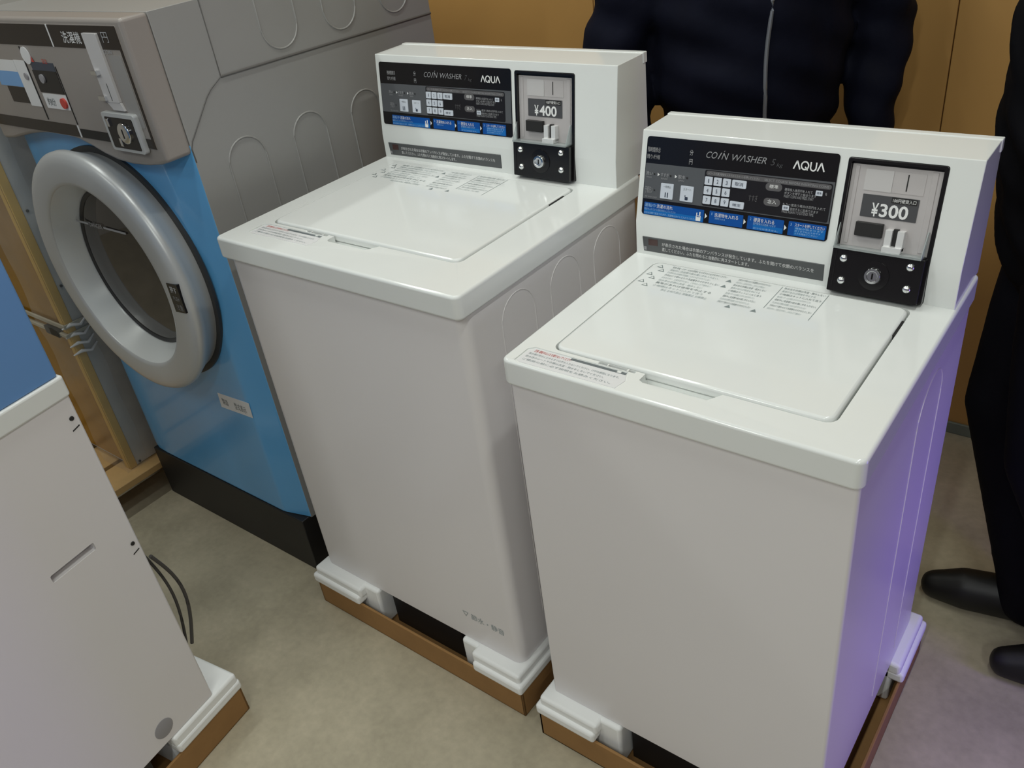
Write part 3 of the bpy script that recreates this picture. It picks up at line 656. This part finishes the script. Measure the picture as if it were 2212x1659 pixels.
# blue front with chamfered corner
k = MB(); FB = Frame((0, 0, 0), X3, Y3, Z3)
pl = [(xl, 0.084), (xl, 0.074), (xl + 0.03, 0.066), (xl + 0.07, 0.064), (xr - 0.085, 0.064), (xr - 0.070, 0.066), (xr - 0.006, 0.083), (xr, 0.086), (xr, 0.089), (xl, 0.089)]
k.prism(FB, [(x + ox, y + oy) for x, y in pl], 0.168, 1.112)
bf = k.build('blue_front', dblue, D, bevel=0.006, seg=3, ang=20)
k = MB(); FQ = Frame((0, 0.064 + oy, 0), X3, Z3, -Y3)
k.prism(FQ, P2([(-1.242, 0.455), (-1.118, 0.462), (-1.115, 0.505), (-1.238, 0.498)]), 0, 0.0008, 0)
k.text(FQ, '製造', -1.228 + ox, -1.205 + ox, 0.468, 0.486, 0.0012, 1); k.text(FQ, '型式表示', -1.18 + ox, -1.135 + ox, 0.468, 0.488, 0.0012, 1)
k.build('rating_sticker', [label_white, ink_mid], bf)
# base plinth
MB().box(xl + ox + 0.004, xr + ox - 0.006, 0.060 + oy, 0.80 + oy, 0.0, 0.167).build('base_plinth', black_matte, D, bevel=0.002)
# door
FD = Frame((-1.378 + ox, 0.064 + oy, 0.808), X3, Z3, -Y3)
k = MB()
k.lathe(FD, [(0.266, -0.002), (0.271, 0.020), (0.282, 0.042), (0.2885, 0.053), (0.2885, 0.062), (0.284, 0.069), (0.275, 0.0735), (0.262, 0.0755), (0.226, 0.0745), (0.219, 0.073), (0.217, 0.070)], 96, 0)
k.lathe(FD, [(0.217, 0.070), (0.193, 0.022), (0.190, 0.014), (0.190, 0.002)], 96, 1)
door = k.build('door', [door_silver, door_silver_in], D, ang=50)
k = MB(); k.lathe(FD, [(0.262, -0.001), (0.281, -0.001), (0.281, 0.006), (0.262, 0.006)], 96, 0, True)  # outer dark ring stands for the shadow gap behind the door
k.lathe(FD, [(0.1905, 0.0165), (0.186, 0.0185), (0.181, 0.015), (0.179, 0.001), (0.1905, 0.001)], 96, 0, True); k.build('gasket_gap_shade', rubber_shade, door)
k = MB(); k.lathe(FD, [(0.1805, 0.0150), (0.165, 0.0190), (0.12, 0.0215), (0.06, 0.0225), (0.0, 0.0230)], 64, 0)
k.build('door_glass', glass_dark, door)
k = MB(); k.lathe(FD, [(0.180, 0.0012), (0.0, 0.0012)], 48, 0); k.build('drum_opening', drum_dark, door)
k = MB(); FT = Frame((-1.378 + ox, 0.064 + oy - 0.0240, 0.808), X3, Z3, -Y3)
k.prism(FT, [(-0.165, 0.094), (-0.112, 0.094), (-0.112, 0.0985), (-0.165, 0.0985)], 0.0, 0.0012, 0); k.prism(FT, [(-0.046, 0.094), (0.045, 0.094), (0.045, 0.0985), (-0.046, 0.0985)], 0.0, 0.0012, 0)
k.text(FT, 'DANGER', -0.107, -0.052, 0.091, 0.102, 0.001, 0)
k.build('glass_marking', [ink_grey], door)
k = MB(); FLb = Frame((-1.378 + ox + 0.2600, 0.064 + oy - 0.0752, 0.808 + 0.008), X3, Z3, -Y3)
k.prism(FLb, [(-0.020, -0.036), (0.018, -0.032), (0.020, 0.034), (-0.018, 0.032)], -0.010, 0.0012, 0)
k.text(FLb, '押す', -0.010, 0.012, 0.012, 0.027, 0.0016, 1); k.text(FLb, '注意', -0.008, 0.014, -0.028, -0.014, 0.0016, 2); k.text(FLb, 'PUSH', -0.009, 0.012, -0.006, 0.004, 0.0016, 2)
k.build('door_label', [black_gloss, ink_white, ink_silver], door)

# ------------------------------------------------------------------ film wrapped machine on a pallet, left of the dryer
WM = thing('wrapped_machine', 'film wrapped machine with ochre front panel, left of the blue fronted dryer', 'machine', (-2.1, 0.35, 0.102))
wx, wy = 2.1, -0.35
k = MB(); k.box(-2.44 + wx, -1.772 + wx, 0.010 + wy, 0.70 + wy, 0.0, 1.36 - 0.102); k.build('body', wrap_grey, WM, bevel=0.004)
k = MB(); k.box(-2.43 + wx, -1.796 + wx, 0.002 + wy, 0.012 + wy, 0.02, 1.25); k.build('front_panel', ochre, WM, bevel=0.002)
k = MB(); k.box(-1.797 + wx, -1.770 + wx, -0.002 + wy, 0.014 + wy, 0.0, 1.25); k.box(-1.776 + wx, -1.7695 + wx, -0.002 + wy, 0.022 + wy, 0.0, 1.25); k.build('edge_post', ochre_light, WM, bevel=0.002)
k = MB()
for (a, b, c) in ((0.580, 0.592, 0.0), (0.556, 0.566, 0.004)):
    k.prism(Frame((0, 0, 0), X3, Y3, Z3), [(-2.43 + wx, -0.008 + wy - c), (-1.765 + wx, -0.008 + wy - c), (-1.765 + wx, 0.06 + wy), (-1.7695 + wx, 0.06 + wy), (-1.7695 + wx, -0.003 + wy), (-2.43 + wx, -0.003 + wy)], a - 0.102, b - 0.102, 0)
k.box(-1.87 + wx, -1.80 + wx, -0.016 + wy, -0.004 + wy, 0.552 - 0.102, 0.575 - 0.102, 1)
k.build('packing_strap', [strap_m, black_matte], WM, bevel=0.001)
k = MB()
for z in (0.797, 0.590, 0.010):
    k = MB(); k.ball((-1.7690 + wx, 0.032 + wy, z), 0.004, 8); k.build('staple', black_matte, WM)
k = MB()   # loose stretch film
pts = []
nz, ny = 30, 8
for i in range(nz + 1):
    z = 0.0 + 1.25 * i / nz
    for j in range(ny + 1):
        u = j / ny
        if u < 0.5: x = -1.90 + 0.138 * (u / 0.5); y = -0.013
        else: x = -1.762; y = -0.013 + 0.07 * (u - 0.5) / 0.5
        amp = 0.004 * (1 + 1.0 * max(0, 1 - abs(z - 0.46) / 0.12))
        x += amp * (0.3 + 0.3 * sin(z * 37 + j)) ; y -= amp * (0.5 + 0.5 * sin(z * 29 + j * 1.7))
        pts.append((x + wx, y + wy, z))
fs = [(i * (ny + 1) + j, i * (ny + 1) + j + 1, (i + 1) * (ny + 1) + j + 1, (i + 1) * (ny + 1) + j) for i in range(nz) for j in range(ny)]
k.add(pts, fs); k.build('stretch_film', film, WM)
for z0 in (0.400, 0.425, 0.452, 0.480):
    k = MB(); k.tube([(-1.772 + wx, -0.012 + wy, z0), (-1.764 + wx, 0.010 + wy, z0 + 0.006), (-1.763 + wx, 0.035 + wy, z0 - 0.004), (-1.765 + wx, 0.058 + wy, z0 + 0.010)], [0.002, 0.005, 0.004, 0.002], 8)
    k.build('film_fold', label_white, WM)
PL = thing('wooden_pallet', 'pale wooden pallet under the film wrapped machine', 'pallet', (-2.1, 0.2, 0))
for (a, b) in ((-1.838, -1.722), (-1.985, -1.858), (-2.14, -2.02), (-2.30, -2.18), (-2.46, -2.34)):
    MB().box(a + 2.1, b + 2.1, -0.30 - 0.2, 0.72 - 0.2, 0.080, 0.1015).build('deck_board', wood, PL, bevel=0.002)
for y in (-0.22, 0.18, 0.60):
    MB().box(-2.46 + 2.1, -1.80 + 2.1, y - 0.05 - 0.2, y + 0.05 - 0.2, 0.0, 0.080).build('stringer', wood, PL, bevel=0.002)

# ------------------------------------------------------------------ near white machine at the lower left, with a blue cabinet on it
BR = RAD(8.0)
B = thing('white_machine', 'plain white machine side with grip slot and round grey cap, lower left', 'washing machine', (-0.862, -0.370, 0), BR)
k = MB(); k.prism(Frame((0, 0, 0), X3, Y3, Z3), rrect(-0.56, 0.0, -0.56, 0.0, 0.006, 4), 0.1185, 0.875)
bb = k.build('body', white_body, B, bevel=0.002); apply_mods(bb)
FSd = Frame((0, 0, 0), Y3, Z3, X3)
c = MB(); c.prism(FSd, rrect(-0.160, -0.074, 0.598, 0.613, 0.003), -0.018, 0.02); cut(bb, c)
k = MB(); k.prism(Frame((0, 0, 0), X3, Y3, Z3), rrect(-0.564, 0.003, -0.564, 0.003, 0.008, 4), 0.870, 0.907); k.build('top_deck', white_deck, B, bevel=0.004, seg=3)
for z in (0.833, 0.557):
    k = MB(); k.lathe(Frame((0.0002, -0.014, z), Y3, Z3, X3), [(0.0042, 0.0), (0.0036, 0.0015), (0.0, 0.0016)], 14, 0); k.build('hole_plug', black_matte, B)
    k = MB(); k.prism(FSd, [(-0.021, z - 0.022), (-0.007, z - 0.0185), (-0.007, z - 0.0165), (-0.021, z - 0.020)], -0.0005, 0.0006, 0); k.build('vent_slit', black_matte, B)
k = MB(); k.lathe(Frame((0.0, -0.118, 0.156), Y3, Z3, X3), [(0.021, -0.001), (0.021, 0.0006), (0.019, 0.0012), (0.0, 0.0012)], 28, 0); k.build('round_cap', grey_cap, B)
k = MB(); k.box(-0.38, -0.150, -0.40, -0.165, 0.006, 0.119); k.box(-0.38, -0.012, -0.40, -0.165, 0.075, 0.119); k.build('underside_shade', black_matte, B)  # black boxes stand for the shadow between body and tray
cyp = []
for i in range(15):
    t = i / 14; cyp.append((-0.010 + 0.001 * t, 0.010 + 0.030 * sin(pi * t) , 0.50 - 0.24 * t))
k = MB(); k.tube(cyp, 0.0035, 8); k.tube([(x - 0.012, y * 0.6, z) for x, y, z in cyp], 0.003, 8); k.build('power_cord', cable_m, B)
q = MB(); q.prism(Frame((0, 0, 0), X3, Y3, Z3), rrect(-0.555, -0.002, -0.555, -0.002, 0.006, 4), 0.9072, 1.5)
qb = q.build('blue_cabinet', blue_cab, None, bevel=0.003, loc=(-0.862, -0.370, 0), rz=BR)
tag(qb, 'blue cabinet standing on the white machine at the left edge', 'cabinet')
k = MB()
tray('brown cardboard tray under the white machine, lower left', (-0.862 - 0.285 * cos(BR), -0.370 - 0.285 * sin(BR), 0), BR, 0.578, -0.60, 0.058, 'cardboard trays')
fl = (-0.862, -0.370, 0)
foam('white foam block under the rear corner of the white machine, lower left', fl, BR, -0.14, 0.008, -0.115, 0.062, 1, 1, 'foam corners', 0.004)
foam('white foam block under the far rear corner of the white machine', fl, BR, -0.575, -0.44, -0.115, 0.062, -1, 1, 'foam corners', 0.004)
foam('white foam block under the front corner of the white machine', fl, BR, -0.14, 0.008, -0.56, -0.44, 1, -1, 'foam corners', 0.004)

# ------------------------------------------------------------------ people
def capsule(mb, pts, rad, k=14, ell=None):
    """closed tapered limb along pts; ell = (side scale, depth scale) in x/y for near vertical limbs"""
    pts = [Vector(p) for p in pts]; n = len(pts)
    P = []; F_ = []
    rings = []
    def ring(c, t, r):
        t = t.normalized(); a = t.cross(Y3) if abs(t.dot(Y3)) < 0.95 else t.cross(X3)
        a.normalize(); b = t.cross(a); b.normalize(); sx, sy = ell if ell else (1, 1)
        rings.append([c + r * (cos(2 * pi * j / k) * a * sx + sin(2 * pi * j / k) * b * sy) for j in range(k)])
    t0 = pts[1] - pts[0]; t1 = pts[-1] - pts[-2]
    m = min(rad[0], 1) ;
    for q in (0.95, 0.7, 0.35):
        ring(pts[0] - t0.normalized() * rad[0] * q * 0.9, t0, rad[0] * math.sqrt(1 - q * q))
    for i in range(n):
        t = (pts[min(i + 1, n - 1)] - pts[i]).normalized() + (pts[i] - pts[max(i - 1, 0)]).normalized(); ring(pts[i], t, rad[i])
    for q in (0.35, 0.7, 0.95):
        ring(pts[-1] + t1.normalized() * rad[-1] * q * 0.9, t1, rad[-1] * math.sqrt(1 - q * q))
    for r in rings: P += r
    for i in range(len(rings) - 1):
        for j in range(k): F_.append((i * k + j, i * k + (j + 1) % k, (i + 1) * k + (j + 1) % k, (i + 1) * k + j))
    F_ += [tuple(range(k - 1, -1, -1)), tuple((len(rings) - 1) * k + j for j in range(k))]
    mb.add(P, F_)
def fuse(mb, name, material, parent, vox, it=6):
    o = mb.build(name, material, None, smooth=False)
    r = o.modifiers.new('fuse', 'REMESH'); r.mode = 'VOXEL'; r.voxel_size = vox; r.use_smooth_shade = True
    s = o.modifiers.new('soft', 'SMOOTH'); s.factor = 0.5; s.iterations = it
    apply_mods(o); o.parent = parent
    for p in o.data.polygons: p.use_smooth = True
    return o
def hand(mb, wrist, d, palm_n, side):
    """five separate fingers, half curled. d = direction of fingers, palm_n = palm normal"""
    d = Vector(d).normalized(); pn = Vector(palm_n).normalized(); sd = -d.cross(pn).normalized() * side
    w0 = Vector(wrist)
    capsule(mb, [w0, w0 + d * 0.03], [0.026, 0.027]);
    for e in (-0.026, -0.009, 0.009, 0.026):
        capsule(mb, [w0 + d * 0.02 + sd * e * 0.7, w0 + d * 0.082 + sd * e], [0.0145, 0.0125], 10)
    for e, l in ((-0.0315, 0.062), (-0.0105, 0.078), (0.0105, 0.084), (0.0315, 0.074)):
        a = w0 + d * 0.082 + sd * e
        b = a + (d * 0.93 + pn * 0.30 + sd * e * 5).normalized() * l * 0.48
        c = b + (d * 0.70 + pn * 0.70).normalized() * l * 0.32
        f = c + (d * 0.40 + pn * 0.90).normalized() * l * 0.26
        capsule(mb, [a, b, c, f], [0.0088, 0.0082, 0.0077, 0.0068], 10)
    a = w0 + d * 0.025 + sd * 0.026; b = a + (d * 0.6 + sd * 0.75 + pn * 0.3).normalized() * 0.040; c = b + (d * 0.9 + sd * 0.2 + pn * 0.4).normalized() * 0.030
    capsule(mb, [a, b, c], [0.0125, 0.0108, 0.0090], 10)
def person(label, loc, rz, sc, feet, arms, jmat, jw, zipper, hem=0.83, kb=0.035):
    """local frame: faces -y, +x is the person's left.  feet: [(x,y,dirx,diry)] L,R ; arms: [(elbow, wrist, handdir, palm)] L,R"""
    root = thing('person', label, 'person', loc, rz)
    V = Vector
    sh = [V((0.185, 0.01, 1.385)), V((-0.185, 0.01, 1.385))]
    # body (one continuous skin)
    b = MB()
    capsule(b, [(0, 0.01, 0.90), (0, 0.0, 1.05), (0, 0.0, 1.22), (0, 0.01, 1.36)], [0.115, 0.11, 0.125, 0.12], 18, (1.25, 0.8))
    capsule(b, [(0, 0.015, 1.36), (0, 0.008, 1.50)], [0.058, 0.053], 14)
    # head: skull, jaw, cheeks, nose, brow, ears
    capsule(b, [(0, 0.015, 1.560), (0, 0.010, 1.645)], [0.072, 0.080], 20, (0.95, 1.15))
    capsule(b, [(0, -0.025, 1.500), (0, -0.020, 1.560)], [0.042, 0.060], 16, (0.98, 1.0))
    capsule(b, [(0, -0.062, 1.482), (0, -0.058, 1.50)], [0.020, 0.026], 12)
    capsule(b, [(0, -0.080, 1.600), (0, -0.103, 1.560)], [0.008, 0.0135], 10)
    capsule(b, [(-0.012, -0.092, 1.557), (0.012, -0.092, 1.557)], [0.008, 0.008], 8)
    capsule(b, [(-0.045, -0.070, 1.615), (0.0, -0.083, 1.612), (0.045, -0.070, 1.615)], [0.010, 0.010, 0.010], 8)
    for s in (1, -1): capsule(b, [(s * 0.078, 0.012, 1.560), (s * 0.084, 0.018, 1.605)], [0.010, 0.014], 10, (0.5, 1.2))
    for i, s in enumerate((1, -1)):
        el, wr, hd, pn = arms[i]
        capsule(b, [sh[i], el, wr], [0.052, 0.042, 0.028], 14)
        hand(b, wr, hd, pn, s)
        fx, fy, ddx, ddy = feet[i]
        hip = V((s * 0.09, 0.01, 0.88)); an = V((fx, fy, 0.085)); kn = (hip + an) / 2 + V((ddx, ddy, 0)) * kb
        capsule(b, [hip, kn, an], [0.078, 0.054, 0.038], 14)
        capsule(b, [an, an + V((ddx, ddy, 0)) * 0.12 + V((0, 0, -0.045))], [0.036, 0.028], 12)
    fuse(b, 'body', skin, root, 0.0042, 3)
    # face details
    for s in (1, -1):
        e = MB(); e.ball((s * 0.031, -0.0745, 1.588), 0.0120, 14, 0, (1, 0.7, 0.5)); e.ball((s * 0.031, -0.0815, 1.588), 0.0048, 10, 1, (1, 0.5, 1)); e.build('eye', [eye_w, hair_m], root)
        e = MB(); e.tube([(s * 0.016, -0.092, 1.612), (s * 0.034, -0.089, 1.619), (s * 0.050, -0.076, 1.613)], 0.0032, 8); e.build('eyebrow', hair_m, root)
    e = MB(); e.tube([(-0.024, -0.0765, 1.527), (0, -0.088, 1.529), (0.024, -0.0765, 1.527)], [0.003, 0.0062, 0.003], 8); e.build('mouth', lip_m, root)
    hb = MB()
    capsule(hb, [(0, 0.030, 1.605), (0, 0.020, 1.668)], [0.082, 0.083], 20, (0.98, 1.12)); capsule(hb, [(-0.045, -0.045, 1.682), (0.045, -0.045, 1.682)], [0.030, 0.030], 12)
    fuse(hb, 'hair', hair_m, root, 0.008, 3)
    # trousers
    tb = MB()
    capsule(tb, [(0, 0.015, 0.86), (0, 0.01, 0.98)], [0.125, 0.125], 18, (1.3, 0.95))
    for i, s in enumerate((1, -1)):
        fx, fy, ddx, ddy = feet[i]
        hip = V((s * 0.092, 0.012, 0.88)); an = V((fx, fy, 0.10)); kn = (hip + an) / 2 + V((ddx, ddy, 0)) * kb
        capsule(tb, [hip, (hip + kn) / 2, kn, (kn + an) / 2, an, an - V((0, 0, 0.03))], [0.102, 0.096, 0.082, 0.077, 0.075, 0.076], 16)
    fuse(tb, 'trousers', trouser, root, 0.011, 5)
    # shoes
    for i in range(2):
        fx, fy, ddx, ddy = feet[i]; d = V((ddx, ddy, 0)).normalized(); p = V((d.y, -d.x, 0)); a = V((fx, fy, 0))
        s_ = MB()
        capsule(s_, [a - d * 0.065 + Z3 * 0.045, a + d * 0.03 + Z3 * 0.048, a + d * 0.13 + Z3 * 0.042, a + d * 0.185 + Z3 * 0.034], [0.042, 0.050, 0.048, 0.034], 14, (1, 0.92))
        capsule(s_, [a - d * 0.02 + Z3 * 0.06, a + Z3 * 0.11], [0.046, 0.048], 14)
        o = fuse(s_, 'shoe', shoe_m, root, 0.008, 4)
        for v in o.data.vertices: v.co.z = max(v.co.z, 0.0005)
    # jacket
    jb = MB()
    capsule(jb, [(0, 0.012, hem + 0.06), (0, 0.005, hem + 0.14), (0, -0.002, 1.08), (0, 0.0, 1.22), (0, 0.008, 1.36)], [0.135 * jw, 0.145 * jw, 0.155 * jw, 0.155 * jw, 0.135], 22, (1.32, 0.92))
    capsule(jb, [(-0.19, 0.01, 1.385), (0, 0.015, 1.41), (0.19, 0.01, 1.385)], [0.075, 0.085, 0.075], 16)
    capsule(jb, [(0, 0.015, 1.40), (0, 0.012, 1.465)], [0.078, 0.074], 16)
    for i, s in enumerate((1, -1)):
        el, wr, hd, pn = arms[i]; el = V(el); wr = V(wr)
        capsule(jb, [sh[i], (sh[i] + el) / 2, el, (el + wr) / 2, wr], [0.078, 0.078 * jw, 0.070 * jw, 0.062 * jw, 0.048], 16)
    jk = fuse(jb, 'jacket', jmat, root, 0.010, 5)
    rr = random.Random(3)
    for v in jk.data.vertices:     # soft folds
        c = v.co; nn = v.normal
        f = 0.004 * sin(c.z * 42 + 5 * sin(c.x * 9 + c.y * 7)) + 0.003 * sin(c.z * 75 + c.x * 31)
        v.co = c + nn * f
    if zipper:
        z = MB(); pts = []
        for i in range(34):
            zz = hem - 0.02 + (1.43 - hem) * i / 33
            hit = jk.ray_cast(V((0.0 + 0.006 * sin(zz * 16), -0.6, zz)), V((0, 1, 0)))
            if hit[0]: pts.append(hit[1] + V((0, -0.002, 0)))
        for _ in range(3): pts = [pts[0]] + [(pts[q - 1] + pts[q] * 2 + pts[q + 1]) / 4 for q in range(1, len(pts) - 1)] + [pts[-1]]
        if len(pts) > 2: z.tube(pts, 0.0042, 8); z.build('zipper', zip_m, root)
    return root
V = Vector
person('person in a navy zip-up jacket standing behind the washers, arms hanging', (-0.320, 1.0, 0), RAD(38), 1.0,
       [(0.11, 0.02, 0.15, -1), (-0.11, 0.02, -0.15, -1)],
       [(V((0.285, 0.035, 1.12)), V((0.262, -0.02, 0.885)), (-0.15, -0.1, -1), (-1, 0, 0)), (V((-0.285, 0.035, 1.12)), V((-0.262, -0.02, 0.885)), (0.15, -0.1, -1), (1, 0, 0))],
       navy, 1.0, True)
person('person in black clothes standing at the right edge beside the ¥300 washer', (0.365, 0.80, 0), RAD(-78), 1.0,
       [(0.213, 0.208, 0.05, -1), (0.055, 0.072, -0.05, -1)],
       [(V((0.26, 0.06, 1.12)), V((0.24, 0.09, 0.885)), (-0.1, 0.05, -1), (-1, 0, 0)), (V((-0.26, 0.06, 1.12)), V((-0.24, 0.09, 0.885)), (0.2, -0.2, -1), (1, 0, 0))],
       black_cloth, 1.1, False, 0.80, 0.085)
